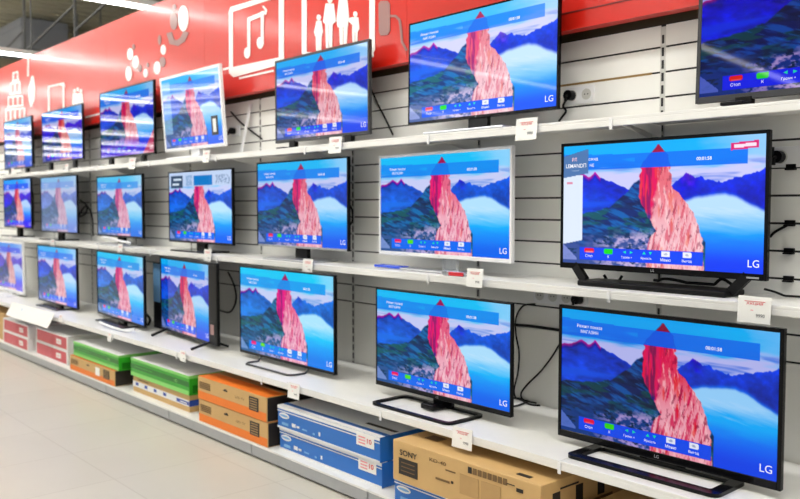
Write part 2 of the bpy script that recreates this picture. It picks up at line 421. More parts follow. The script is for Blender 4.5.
# ------------------------------------------------------------------ room
W0, W1 = -18.8, 1.2
JOINTS = [-1.80 - k for k in range(-3, 17)]
ZT, ZM, ZB, ZP = 1.709, 1.050, 0.450, 0.080     # shelf tops and base deck
YT, YB, YP = -0.325, -0.62, -0.66               # shelf and plinth fronts

mb = MB(); mb.box(-34, 10, -16, 24, -0.1, 0, M['floor']); struct(mb.obj('floor'))
mb = MB(); mb.box(-34, 10, -16, 24, 5.6, 5.7, M['roof'])
k = -33.0
while k < 10:
    mb.box(k, k + .16, -16, 24, 5.53, 5.6, M['roof']); k += .42
struct(mb.obj('ceiling'))
mb = MB(); mb.box(-34.2, -34, -16, 24, 0, 5.7, M['hallwall']); struct(mb.obj('wall_left'))
mb = MB(); mb.box(-34, 10, 24, 24.2, 0, 5.7, M['hallwall']); struct(mb.obj('wall_back'))

# roof trusses (parallel to the shelf wall)
def truss(y, zlo, zhi, x0, x1, pitch, off, label):
    t = thing('roof_truss', label, 'roof truss', ((x0 + x1) / 2, y, zlo), 0, 'roof trusses')
    cx = (x0 + x1) / 2
    MB().bar((x0 - cx, 0, 0), (x1 - cx, 0, 0), .09, .09, M['truss']).obj('chord', t)
    MB().bar((x0 - cx, 0, zhi - zlo), (x1 - cx, 0, zhi - zlo), .09, .09, M['truss']).obj('chord', t)
    x = off
    while x < x1 - pitch:
        MB().bar((x - cx, 0, 0), (x - cx, 0, zhi - zlo), .03, .03, M['truss']).obj('strut', t)
        MB().bar((x - cx, 0, .22), (x + pitch - cx, 0, .55), .022, .022, M['truss']).obj('brace', t)
        x += pitch
truss(1.0, 3.42, 5.4, -18.8, -2.0, 2.0, -16.78, 'grey steel roof truss with diagonal braces just behind red banner')
truss(8.0, 4.6, 5.5, -32.0, 0.0, 2.6, -31.5, 'grey steel roof truss in the distance behind the nearer one')
# ducts
def duct(x0, x1, y0, y1, z0, z1, label):
    t = thing('ventilation_duct', label, 'duct', ((x0 + x1) / 2, (y0 + y1) / 2, z0))
    hx, hy = (x1 - x0) / 2, (y1 - y0) / 2
    MB().box(-hx, hx, -hy, hy, 0, z1 - z0, M['duct'], .02).obj('duct_body', t)
    f = MB()
    for k in (.25, .75):
        zz = (z1 - z0) * k; f.box(-hx - .015, hx + .015, -hy - .015, hy + .015, zz - .02, zz + .02, M['duct'])
    f.obj('flange', t)
    h = MB()
    for sx in (-.7, .7): h.box(sx * hx - .012, sx * hx + .012, -.012, .012, z1 - z0, 5.53 - z0, M['truss'])
    h.obj('hanger', t)
duct(-20.4, -18.75, 2.8, 3.8, 4.80, 5.45, 'large grey sheet metal duct box hanging at the upper left corner')
duct(-18.2, -16.4, 3.4, 4.0, 4.45, 4.88, 'lower grey duct box hanging right of the large duct box')

# slat wall behind the shelves
mb = MB()
mb.box(W0, W1, .006, .03, 0, 2.10, M['slot'])
slots = sorted([1.11 + .1 * k for k in range(10)] + [.91, .81, 1.01])
edges = [0.03] + slots + [2.10]
for a, b in zip(edges[:-1], edges[1:]):
    for j in range(len(JOINTS) - 1):
        x1, x0 = JOINTS[j] + .008, JOINTS[j + 1] + .032
        mb.box(x0, x1, 0, .006, a + .004, b - .004, M['wall'])
struct(mb.obj('wall_right'))
mb = MB(); mb.box(W0, W1, .02, .12, 2.101, 2.17, M['beam']); mb.box(W0, W1, .10, .14, 2.15, 2.95, M['beam']); struct(mb.obj('trim_1'))
# tan strip in one slot right of the upper LG set
sm_ = MB().box(-2.75, -1.83, -.001, .004, 1.905, 1.914, M['slot_tan']); struct(sm_.obj('trim_2'))

# slotted uprights, one at each joint
PLACE = ['', '', '', 'by the right edge of the picture, next to the large lowest television', 'second from the right', 'third from the right', 'fourth from the right']
for j, x in enumerate(JOINTS[:-1]):
    if j < 1 or j > 13: continue
    mb = MB(); mb.box(-.0115, .0115, .0005, .006, 0, 2.05, M['upright'])
    z = .1
    while z < 2.04:
        mb.box(-.005, .005, -.0008, .0008, z - .017, z + .017, M['slot']); z += .05
    ordn = ['first', 'second', 'third', 'fourth', 'fifth', 'sixth', 'seventh', 'eighth', 'ninth', 'tenth', 'eleventh', 'twelfth', 'thirteenth'][j - 1]
    tag(mb.obj('slotted_upright', None, (x + .02, -.001, .04)), 'white slotted steel upright in slat wall, ' + ordn + ' from the right end', 'upright', 'slotted uprights between wall bays')

# shelf boards, one per bay and level
ORD = ['first', 'second', 'third', 'fourth', 'fifth', 'sixth', 'seventh', 'eighth', 'ninth', 'tenth', 'eleventh', 'twelfth', 'thirteenth', 'fourteenth', 'fifteenth', 'sixteenth']
def shelf(x0, x1, z, yf, label, grp):
    cx = (x0 + x1) / 2; h = (x1 - x0) / 2 - .0015
    t = thing('shelf_board', label, 'shelf', (cx, 0, z - .035), 0, grp)
    MB().box(-h, h, yf, -.008, .023, .035, M['shelf'], .002).obj('board', t)
    lip = MB().box(-h, h, yf, yf + .014, 0, .024, M['shelf'], .003); lip = lip.obj('front_lip', t)
    cl = MB().box(-.007, .007, yf - .006, yf - .0005, -.012, .030, M['whitep'], .002); cl.obj('joint_clip', lip, (-h - .001, 0, 0))
    for sx in (-1, 1):
        b = MB(); b.prism([(sx * (h - .02), yf * .85, .022), (sx * (h - .02), -.01, .022), (sx * (h - .02), -.01, -.03)], (.003 * -sx, 0, 0), M['shelf']); b.obj('bracket', t)
for j in range(2, 15):
    x1, x0 = JOINTS[j], JOINTS[j + 1]
    o = ORD[j - 2]
    shelf(x0, x1, ZT, YT, 'white steel shelf board of the top row, %s bay from the right edge' % o, 'shelf boards of the top row')
    shelf(x0, x1, ZM, YT, 'white steel shelf board of the middle row, %s bay from the right edge' % o, 'shelf boards of the middle row')
    shelf(x0, x1, ZB, YB, 'deep white steel shelf board of the lowest row, %s bay from the right edge' % o, 'shelf boards of the lowest row')
    # base deck with kick panel
    cx = (x0 + x1) / 2; h = .4985
    t = thing('shelving_base', 'grey kick panel base under the boxes, %s bay from the right edge' % o, 'shelving base', (cx - .05, 0, 0), 0, 'shelving bases')
    MB().box(-h, h, YP, -.008, ZP - .012, ZP, M['shelf'], .002).obj('deck', t)
    MB().box(-h + .003, h - .003, YP + .002, YP + .016, .012, ZP - .013, M['plinth'], .002).obj('kick_panel', t)
    MB().box(-h, h, YP + .02, YP + .03, 0, .03, M['black']).obj('foot_strip', t)

# ------------------------------------------------------------------ red banner with its printed signs
YBN = -0.10
ban = thing('wall_banner', 'long glossy red banner with white pictograms above the top televisions', 'banner', ((W0 + W1) / 2, YBN, 2.12))
cxb = (W0 + W1) / 2
mb = MB()
xs = [W0, -14.0, -11.5, -9.3, -7.1, -5.35, -3.2, -1.0, W1]
for a, b in zip(xs[:-1], xs[1:]): mb.box(a + .0012 - cxb, b - .0012 - cxb, 0, .05, 0, .835, M['red'])
mb.obj('panel', ban)
MB().box(W0 - cxb, W1 - cxb, -.012, -.0005, 0, .012, M['red']).obj('lower_trim', ban)
MB().box(-3.0 - cxb, W1 - cxb, -.003, -.0005, .074, .08, M['red_dark']).obj('lower_trim', ban)
def P(u, v): return at(u, v, YBN) - Vector((cxb, YBN, 2.12))
_pk = [0]
def poly(mb, pts, m='sign_white'):
    _pk[0] += 1
    q = [P(u, v) for u, v in pts]
    for p in q: p.z = min(p.z, .832); p.y = -.004 - .00012 * (_pk[0] % 14)
    mb.prism(q, (0, .0035, 0), M[m])
def ell(mb, u, v, ru, rv, m='sign_white', n=18):
    poly(mb, [(u + ru * math.cos(2 * PI * k / n), v + rv * math.sin(2 * PI * k / n)) for k in range(n)], m)
def stroke(mb, pts, w, m='sign_white'):
    for (a, b) in zip(pts[:-1], pts[1:]):
        dx, dy = b[0] - a[0], b[1] - a[1]; l = math.hypot(dx, dy); nx, ny = -dy / l * w / 2, dx / l * w / 2
        ex, ey = dx / l * w * .25, dy / l * w * .25
        poly(mb, [(a[0] + nx - ex, a[1] + ny - ey), (b[0] + nx + ex, b[1] + ny + ey), (b[0] - nx + ex, b[1] - ny + ey), (a[0] - nx - ex, a[1] - ny - ey)], m)
g = MB()      # monitor with a note
poly(g, [(229.2, 12), (233.2, 9), (233.2, 72), (229.5, 74)]); poly(g, [(229.2, 12), (231, 7), (284, -9), (284, -4.5), (233, 12)])
poly(g, [(279.3, -8), (284.3, -9), (284.3, 62), (279.3, 62)]); poly(g, [(230, 67.8), (283.8, 56.5), (284, 62.5), (281, 64.5), (234, 77.3), (231, 75)])
stroke(g, [(240, 78.3), (273.5, 70.8)], 1.8); stroke(g, [(224, 69.5), (230, 67.8)], 2)
g.obj('monitor_pictogram', ban)
g = MB(); stroke(g, [(249.3, 52), (249.3, 19.5)], 2.8); stroke(g, [(262.8, 44), (262.8, 12)], 2.8); poly(g, [(248, 18), (264.2, 11), (264.2, 15.5), (248, 22.5)])
ell(g, 247.7, 53, 3.1, 5.6); ell(g, 260.7, 43, 3.3, 6); stroke(g, [(263, 12), (266, 14), (266.5, 10), (263.5, 6.5)], 1.8)
g.obj('music_note_pictogram', ban)
g = MB()      # telephone outline
poly(g, [(302.2, -6), (307, -7), (307, 52), (302.2, 54)]); poly(g, [(369.8, -6), (375.2, -6), (375.2, 50), (372, 55.5), (369.8, 56)])
poly(g, [(302.2, 53), (307, 52), (370, 56), (374, 52), (374, 57), (306, 58)])
g.obj('phone_pictogram', ban)
g = MB()      # the family
def Q(pts): return [(280 + x / 5.67, y / 5.67) for x, y in pts]
ell(g, 319.2, 17.5, 2.1, 2.9); poly(g, Q([(210, 118), (236, 118), (246, 180), (240, 205), (202, 205), (196, 182)]))
poly(g, Q([(206, 200), (221, 200), (221, 288), (208, 288)])); poly(g, Q([(223, 200), (240, 200), (236, 285), (223, 285)]))
ell(g, 330.4, 0, 2.4, 3.2); poly(g, Q([(262, 20), (308, 20), (320, 122), (302, 138), (262, 138), (247, 126)]))
poly(g, Q([(260, 130), (279, 130), (279, 272), (264, 274)])); poly(g, Q([(283, 130), (302, 130), (298, 268), (283, 270)]))
ell(g, 344, -4, 2.4, 3.2); poly(g, Q([(338, -2), (385, -2), (394, 92), (388, 150), (330, 155), (324, 112)]))
poly(g, Q([(338, 150), (359, 150), (359, 252), (342, 254)])); poly(g, Q([(363, 150), (386, 150), (381, 248), (363, 250)]))
ell(g, 355.7, 14.2, 2.0, 2.8); poly(g, Q([(413, 98), (446, 98), (453, 165), (443, 180), (412, 182), (413, 142), (388, 118), (392, 104)]))
poly(g, Q([(412, 175), (426, 175), (426, 238), (414, 240)])); poly(g, Q([(430, 175), (444, 175), (441, 234), (430, 236)]))
g.obj('family_pictogram', ban)
g = MB()      # grey plug with cord
poly(g, [(379, 4), (381, 1), (388, 1), (390.5, 4), (390.5, 31), (388, 35), (381, 35.5), (379.5, 32)], 'sign_grey')
stroke(g, [(390, 16), (396, 16), (400, 20), (401.5, 30), (402.5, 42), (407, 50)], 2.2, 'sign_grey'); g.obj('plug_pictogram', ban)
g = MB()      # headset
ell(g, 174.2, 21, 3.8, 9, 'sign_grey'); stroke(g, [(170, 34), (172.5, 42), (178, 43), (183, 39.5), (186, 33)], 5.5, 'sign_grey'); ell(g, 175, 7, 1.8, 3, 'sign_grey')
ell(g, 183.7, 18.5, 5.2, 13); g.obj('headset_pictogram', ban)
for (u, v, a, b) in ((134, 47, 1.5, 3), (140, 68, 2.2, 4), (148, 65, 1.4, 2.5), (163, 62, 3, 5), (160, 40, 1.6, 5), (133, 64, 2, 3)):
    g = MB(); ell(g, u, v, a, b, 'sign_grey'); g.obj('grey_dot', ban)
for (u, v, a, b) in ((130.7, 54.2, 3, 6), (136.2, 62, 3.2, 6.4), (129.2, 73.8, 3.2, 7.2), (146, 73.2, 2.3, 4.2), (157.4, 68, 3.3, 6.6), (163.6, 49.8, 2.6, 5)):
    g = MB(); ell(g, u, v, a, b); g.obj('white_dot', ban)
def Z2(x, y): return (x / 6.23, 50 + y / 6.23)
g = MB()      # stacked tower
for (x0, x1, y0, y1, n) in ((84, 112, 140, 190, 1), (68, 126, 205, 270, 2), (54, 142, 290, 350, 3), (40, 156, 368, 440, 4)):
    sk = -6
    stroke(g, [Z2(x0, y0 + 6), Z2(x1, y0 + sk)], 1.5); stroke(g, [Z2(x0 - 4, y1 + 6), Z2(x1 + 4, y1 + sk)], 1.8)
    for k in range(n + 1):
        xx = x0 + (x1 - x0) * k / n; stroke(g, [Z2(xx, y0), Z2(xx, y1)], 1.2)
g.obj('tower_pictogram', ban)
g = MB()
for k in (0, 1): stroke(g, [Z2(205, 165), Z2(183 if k else 216, 240), Z2(188 if k else 212, 310), Z2(196, 350)], 1.8)
stroke(g, [Z2(200, 170), Z2(198, 350)], 1.5); g.obj('leaf_pictogram', ban)
g = MB(); stroke(g, [Z2(306, 380), Z2(306, 228), Z2(398, 208), Z2(398, 360)], 1.7); stroke(g, [Z2(375, 214), Z2(405, 224)], 1.7); g.obj('frame_pictogram', ban)
g = MB()
for dx in (-20, 0, 20):
    ell(g, *Z2(487 + dx, 255 - (10 if dx == 0 else 0)), 1.3, 2); poly(g, [Z2(478 + dx, 270), Z2(496 + dx, 268), Z2(502 + dx, 335), Z2(472 + dx, 345)])
g.obj('crowd_pictogram', ban)
g = MB(); stroke(g, [(86, 117.2), (100, 113.8)], 1.6); stroke(g, [(28.6, 58), (28.2, 76)], 1.4); g.obj('line_pictogram', ban)

# ------------------------------------------------------------------ lamps over the aisle
LX = [-9.68 + 3.0 * k for k in range(-6, 5)]
for x in LX:
    n = round((x + 9.68) / 3.0)
    if n == 0: lab = 'white ceiling tube lamp meeting the red banner at its far left end'
    elif n == 1: lab = 'white ceiling tube lamp crossing the red banner top beside the white dots'
    else: lab = 'white ceiling tube lamp reflected as a streak in the television screens'
    t = thing('ceiling_lamp', lab, 'ceiling lamp', (x, 0, 3.05), 0, 'tube lamps over the aisle')
    MB().box(-.05, .05, -11, .32, .012, .06, M['housing'], .004).obj('housing', t)
    MB().box(-.025, .025, -10.98, .30, -.012, .011, M['tube'], .006).obj('tube', t)
    MB().box(-.03, .03, -10.9, -.3, .0605, .066, M['roof_fill']).obj('roof_fill_strip', t)  # added glowing strip on the housing, brightens the roof
    for y in (-.9, -4.5, -8.2):
        MB().tube([(0, y, .055), (0, y, 2.48)], .007, M['truss'], 6).obj('hanger_rod', t)
    MB().tube([(0, .1, .055), (0, .1, 2.48)], .009, M['truss'], 6).obj('hanger_rod', t)

# ------------------------------------------------------------------ televisions
def panel_parts(t, W, H, zb, frame, fw, fb, dep=.055, lip=None, scr=None, smat=None, mark=True, side_=0):
    MB().box(-W / 2, W / 2, .003, .02, zb, zb + H, M[frame], .003).obj('casing', t)
    mb = MB(); z0, z1 = zb, zb + H
    mb.box(-W / 2, -W / 2 + fw, -.002, .004, z0, z1, M[frame], .0015, 1); mb.box(W / 2 - fw, W / 2, -.002, .004, z0, z1, M[frame], .0015, 1)
    mb.box(-W / 2 + fw, W / 2 - fw, -.002, .004, z1 - fw, z1, M[frame], .0015, 1); mb.box(-W / 2 + fw, W / 2 - fw, -.002, .004, z0, z0 + fb, M[lip or frame], .0015, 1)
    bz = mb.obj('bezel', t)
    bc = 'whitep' if frame == 'whitep' else 'black'
    MB().frustum((-W * .46, W * .46, zb + .02, zb + H * .9, .0195), (-W * .36, W * .36, zb + .04, zb + H * .66, .02 + dep), M[bc]).obj('back_cover', t)
    so = bpy.data.objects.new('screen', scr_for(scr, smat)); C.objects.link(so); so.parent = t
    so.location = (-W / 2 + fw, .0018, zb + fb); so.scale = (W - 2 * fw - side_, 1, H - fw - fb)
    if side_: MB().box(W / 2 - fw - side_, W / 2 - fw, -.002, .004, zb + fb, zb + H - fw, M[frame]).obj('side_bezel', t)
    if mark:
        m = MB(); add_text(m, 'LG', 0, zb + fb * .5, fb * .42, -.0035, M['silver'], .01); m.obj('brand_mark', bz)
_sc = {}
def scr_for(key, m):
    k = (key, m.name)
    if k not in _sc:
        me = SCR[key].copy(); me.materials.clear(); me.materials.append(m); _sc[k] = me
    return _sc[k]

def flat_loop(t, w, y0, y1, bw, bh, m, r=.02, x0=0):
    """open rectangular base of flat bar"""
    def ring(x, a, b, rr):
        pts = []
        for cx, cy, s in ((x - rr, b - rr, 0), (-x + rr, b - rr, 1), (-x + rr, a + rr, 2), (x - rr, a + rr, 3)):
            for k in range(5):
                q = (s + k / 4) * PI / 2; pts.append((x0 + cx + rr * math.cos(q), cy + rr * math.sin(q)))
        return pts
    o = ring(w / 2, y0, y1, r); i = ring(w / 2 - bw, y0 + bw, y1 - bw, max(r - bw * .5, .004)); n = len(o)
    vs = [(x, y, z) for z in (0, bh) for ring_ in (o, i) for x, y in ring_]
    fs = []
    for k in range(n):
        j = (k + 1) % n
        fs += [(k, j, n + j, n + k), (2 * n + k, 3 * n + k, 3 * n + j, 2 * n + j), (k, 2 * n + k, 2 * n + j, j), (n + k, n + j, 3 * n + j, 3 * n + k)]
    mb = MB(); mb.add(vs, fs, M[m]); return mb.obj('stand_base', t)

def stand(t, kind, W, zb):
    if kind == 'loop':
        flat_loop(t, W * .68, -.14, .07, .042, .013, 'gloss', .03)
        MB().frustum((-.09, .09, .010, zb + .06, .035), (-.07, .07, .010, zb + .05, .062), M['gloss']).obj('stand_neck', t)
        MB().box(-.06, .06, .03, .065, .006, .035, M['gloss'], .004).obj('neck_foot', t)
    elif kind == 'loop_thin':
        flat_loop(t, W * .60, -.17, .06, .018, .012, 'gloss', .035, -.02)
        MB().frustum((-.06, .06, .008, zb + .06, .03), (-.05, .05, .008, zb + .05, .058), M['gloss']).obj('stand_neck', t)
        MB().box(-.05, .03, -.06, .05, .006, .03, M['gloss'], .004).obj('neck_foot', t)
    elif kind == 'wire':
        w = W * .25
        MB().tube([(-w, .05, zb + .05), (-w, -.02, .006), (-w, -.09, .006), (-w + .03, -.12, .006), (w - .03, -.12, .006), (w, -.09, .006), (w, -.02, .006), (w, .05, zb + .05)], .006, M['grey'], 8).obj('stand_base', t)
    elif kind == 'feet':
        for s in (-1, 1):
            x = s * W * .38
            f = MB(); f.bar((x, .02, zb + .02), (x - s * .02, -.12, .007), .018, .014, M['black']); f.bar((x, .02, zb + .02), (x + s * .02, .12, .007), .018, .014, M['black'])
            f.obj('foot', t)
    elif kind == 'stub':
        for s in (-1, 1):
            x = s * W * .3
            f = MB().box(x - .04, x + .04, -.09, .09, 0, .012, M['black'], .003); f.box(x - .03, x + .03, -.005, .025, .010, zb + .01, M['black'], .003); f.obj('foot', t)
    elif kind == 'bridge':
        MB().box(-W * .36, W * .36, -.05, .10, 0, .022, M['black'], .006).obj('stand_base', t)
        for s in (-1, 1):
            f = MB(); f.bar((s * W * .355, .0, .016), (s * W * .42, .01, zb + .015), .034, .022, M['black'], (0, 1, 0)); f.obj('leg', t)
    elif kind in ('plate', 'plate_silver', 'plate_white'):
        mm = {'plate': 'gloss', 'plate_silver': 'silver', 'plate_white': 'whitep'}[kind]
        MB().box(-W * .27, W * .27, -.10, .10, 0, .012, M[mm], .005).obj('stand_base', t)
        nk = 'whitep' if kind == 'plate_white' else 'gloss'
        MB().frustum((-.06, .06, .010, zb + .04, .012), (-.05, .05, .010, zb + .04, .045), M[nk]).obj('stand_neck', t)
    elif kind == 'chrome':
        MB().box(-W * .46, W * .20, -.06, .02, 0, .012, M['silver'], .005).obj('stand_base', t)
        nk = MB(); nk.frustum((.02, .12, .010, zb + .03, .004), (.03, .11, .010, zb + .03, .03), M['clear']); nk.obj('stand_neck', t)
        MB().box(-W * .462, -W * .24, -.062, .0, .004, .017, M['blue_film'], .003).obj('protective_film', t)

# name, corner pixels TL TR BL BR, panel y, shelf z, frame, bezel, lower bezel, screen mesh, screen material args, stand, yaw(deg), lean(deg), label
SPEC = [
 ('B1', (-24, 238, 23, 242, -24, 283, 23, 295), -.36, ZB, 'whitep', .02, .03, 'small', dict(hue=.53, sat=.9, val=.95, haze=.15), 'plate_white', 0, 0, 'white-framed television cut by the left edge on the lowest shelf'),
 ('B2', (38, 247, 77, 251, 38, 302, 76.5, 312), -.38, ZB, 'black', .010, .012, 'small', dict(sat=.95, haze=.08), 'plate', 0, 0, 'black television on lowest shelf above the long white sign strip'),
 ('B3', (97, 249, 144, 253, 97, 315, 144, 331), -.38, ZB, 'black', .013, .018, 'mid', dict(hue=.48, sat=1.1, val=.95), 'plate', 4, 0, 'black television on lowest shelf directly above the first green box stack'),
 ('B4', (160, 257, 217, 263, 161, 328, 217, 350), -.38, ZB, 'black', .016, .016, 'mid', dict(hue=.5, sat=1.1, val=.92), 'feet', 5, 0, 'black television with a sticker at its lower right screen corner, splayed feet'),
 ('B5', (240.5, 265, 335.5, 273.5, 239, 354, 333.5, 375), -.40, ZB, 'black', .009, .016, 'mid', dict(hue=.475, sat=1.12, val=1.0), 'wire', 0, 0, 'black television on lowest shelf with bent wire stand and cyan sky picture'),
 ('B6', (376, 289, 512, 302, 376, 385, 510.5, 417), -.42, ZB, 'black', .007, .022, 'big', dict(hue=.49, sat=1.1, val=.98), 'loop_thin', 0, 0, 'black television on lowest shelf with open loop base, above the carton with large lettering'),
 ('B7', (559, 305.5, 784.5, 329, 558, 436, 781, 492), -.43, ZB, 'gloss', .014, .027, 'big', dict(hue=.50, sat=1.14, val=.93, gamma=1.25), 'loop', 0, 0, 'large black television at the lower right corner on open loop base'),
 ('M1', (-22, 180, 31, 178, -22, 224, 31, 229), -.2, ZM, 'black', .010, .014, 'small', dict(hue=.52, sat=1.05, val=1.05, haze=.05, hz=(190, 190, 255)), 'plate', 0, 0, 'black television cut by the left edge on the middle shelf'),
 ('M2', (41, 177, 77, 175, 41, 231, 77, 235), -.2, ZM, 'black', .010, .014, 'small', dict(hue=.49, sat=.75, val=.95, haze=.35), 'plate', 0, 0, 'black television with a pale washed out picture on the middle shelf'),
 ('M3', (97, 176, 143, 174, 97, 235, 142, 240), -.2, ZM, 'black', .013, .016, 'mid', dict(hue=.48, sat=.95, val=1.0, haze=.14), 'plate_silver', 0, 0, 'black television on middle shelf with white cables before its base'),
 ('M4', (168.5, 172, 233, 168, 169, 240.5, 232, 247), -.2, ZM, 'black', .010, .014, 'menu', dict(hue=.49, sat=1.0, val=1.05), 'plate', 0, 0, 'black television on middle shelf with menu tiles across top of its picture'),
 ('M5', (257, 163, 349, 156, 257, 245, 347, 252.5), -.2, ZM, 'black', .010, .013, 'mid', dict(hue=.495, sat=1.05, val=1.0, haze=.03), 'plate_silver', 0, 0, 'black television with silver lower edge and silver plate base on the middle shelf'),
 ('M6', (379, 155, 513, 147, 379, 252, 511, 266), -.2, ZM, 'whitep', .014, .019, 'big', dict(hue=.49, sat=1.06, val=1.02), 'chrome', 3, 0, 'white-framed television on middle shelf with blue film on its chrome base'),
 ('M7', (561, 144, 769, 129.5, 560.5, 268, 768, 281), -.2, ZM, 'gloss', .013, .023, 'panel', dict(hue=.507, sat=1.05, val=1.1, gamma=.95, haze=.01, hz=(220, 220, 255)), 'bridge', 0, 0, 'large black television on middle shelf with pale side panel in its picture'),
 ('T1', (-12, 122, 32, 116, -12, 170, 31.5, 167.5), -.2, ZT, 'black', .010, .014, 'small', dict(hue=.5, sat=.9, val=.95, haze=.12), 'stub', 0, 0, 'black television cut by the left edge on the top shelf'),
 ('T2', (42, 112, 83, 104, 42, 163, 82, 160.5), -.2, ZT, 'black', .010, .014, 'small', dict(hue=.52, sat=1.05, val=.85), 'stub', 0, 0, 'black television on top shelf below the white frame sign, streaks on its screen'),
 ('T3', (99, 93, 153.5, 80, 101, 159, 154.5, 155), -.2, ZT, 'black', .010, .016, 'corner', dict(hue=.505, sat=1.05, val=.88), 'stub', 0, 0, 'black television on top shelf whose picture has a red lower right corner'),
 ('T4', (163, 81, 223, 65, 168, 153, 228, 147), -.2, ZT, 'whitep', .02, .022, 'column', dict(hue=.495, sat=1.0, val=1.08, haze=.1, hz=(200, 215, 250)), 'plate_white', 0, 4.0, 'white-framed television leaning forward on the top shelf with dark sticker on screen'),
 ('T5', (275, 60, 369.5, 40, 275.5, 143, 369, 135), -.2, ZT, 'grey', .014, .020, 'mid', dict(hue=.505, sat=1.0, val=1.0, haze=.05), 'stub', 0, 0, 'dark grey television on top shelf below the family pictogram'),
 ('T6', (408, 20, 558.5, -8, 408, 125, 557.5, 110.5), -.2, ZT, 'gloss', .008, .014, 'big', dict(hue=.503, sat=1.0, val=1.12, gamma=.8, haze=.03, hz=(200, 215, 255)), 'plate_silver', 0, -0.7, 'large slim black television on top shelf right of grey plug pictogram'),
 ('T7', (697.5, -30, 925, -84, 697.5, 105, 925, 90), -.2, ZT, 'grey', .014, .022, 'big', dict(hue=.51, sat=1.14, val=.9, gamma=1.3), 'stub', 0, -2.0, 'grey-framed television at the top right corner cut by picture edge'),
]
TVS = {}
for (key, q, yp, zs, frame, fw, fb, scr, sa, sk, yaw, lean, label) in SPEC:
    tl, tr, bl, br = [at(q[2 * i], q[2 * i + 1], yp) for i in range(4)]
    hl, hr = tl.z - bl.z, tr.z - br.z; H = (hl + hr) / 2
    if key == 'T7': H = .52
    if key in ('B1', 'M1', 'T1'): H = .53
    xl, xr = (tl.x + bl.x) / 2, (tr.x + br.x) / 2
    W = xr - xl; cx = (xl + xr) / 2; zb = (bl.z + br.z) / 2
    if key == 'T7': W = .90; cx = tl.x + .45; zb = bl.z
    if key in ('B1', 'M1', 'T1'): W = .92; cx = xr - .46; zb = br.z
    if yaw:   # width seen obliquely: keep the left and right edges on their lines of sight
        a = math.radians(yaw); k = xl / (yp + 3.0), xr / (yp + 3.0)
        # edges at y = yp +- (W/2) sin a : right edge nearer
        for _ in range(30):
            yl, yr = yp + W / 2 * math.sin(a), yp - W / 2 * math.sin(a)
            X0, X1 = k[0] * (yl + 3), k[1] * (yr + 3); W = (X1 - X0) / math.cos(a)
        cx = (X0 + X1) / 2
    zbl = max(zb - zs, .028)
    if key[0] == 'B': H = min(H, 1.010 - zs - zbl)
    t = thing('television', label, 'television', (cx, yp, zs + .0005), -math.radians(yaw), 'televisions on the shelf wall')
    m = screen_mat('display_' + key, **sa)
    panel_parts(t, W, H, zbl, frame, fw, fb, .05, 'silver' if key == 'M5' else None, scr, m, key in ('B5', 'B6', 'B7', 'M5', 'M6', 'M7', 'T5', 'T6', 'T7'), .11 if key == 'B4' else 0)
    stand(t, sk, W, zbl)
    if lean: t.rotation_euler = (math.radians(lean), 0, -math.radians(yaw)); t.location.z += .1 * math.sin(math.radians(abs(lean)))
    TVS[key] = (t, cx, W, H, zs, zbl, yp)
    if key == 'B4':
        s = MB().box(W * .38, W * .475, -.004, -.0025, zbl + .05, zbl + .155, M['black']); s.box(W * .40, W * .455, -.0046, -.0038, zbl + .07, zbl + .135, M['sign_grey']); s.obj('sticker', t)
    if key == 'T4':
        s = MB().box(W * .32, W * .42, -.0045, -.0025, zbl + .08, zbl + .21, M['grey']); s.box(W * .345, W * .395, -.0052, -.0043, zbl + .10, zbl + .19, M['white_board']); s.obj('sticker', t)
    if key == 'M7':
        s = MB(); s.box(W * .42, W * .47, -.0035, -.0019, zbl + .006, zbl + .012, M['silver']); s.obj('maker_label', t)

# slim panel behind the fourth lowest television
p0 = at(153.5, 300, -.26).x
t = thing('display_panel', 'slim pale display panel standing upright behind the television with splayed feet', 'display', (p0, -.26, ZB + .0005))
MB().box(0, .22, 0, .02, 0, .50, M['black'], .003).obj('casing', t)
MB().box(.004, .20, -.002, -.0005, .20, .49, M['blue_lite']).obj('print', t)

# ------------------------------------------------------------------ price tags
TAGS = [
 ('T', 12, 171.5, .085, 'at the far left of the top shelf'), ('T', 66, 168, .10, 'under the top shelf television with four streaks'), ('T', 131.5, 163.5, .11, 'under the top shelf television with red picture corner'),
 ('T', 205.5, 156.5, .10, 'under the white-framed television of the top shelf'), ('T', 334.5, 145, .11, 'under the dark grey top shelf television'), ('T', 525.5, 129, .115, 'under the large slim top shelf television'),
 ('M', 10, 239.5, .09, 'at the far left of the middle shelf'), ('M', 52, 243.5, .10, 'under the washed out picture'), ('M', 119.5, 249.5, .11, 'under the television with white cables'),
 ('M', 207, 255.5, .10, 'under the television with menu tiles'), ('M', 307, 266.5, .105, 'under the silver plate base'), ('M', 474, 278, .105, 'under the white-framed middle television'), ('M', 753.5, 310, .112, 'right below the large middle television'),
 ('B', 60.5, 318, .06, 'beside the long white sign strip'), ('B', 109, 337, .08, 'above the first green box'), ('B', 182.5, 356, .085, 'above the second green box'), ('B', 293, 391, .10, 'between orange boxes and blue boxes'), ('B', 461.5, 438.5, .105, 'above the carton with large lettering')]
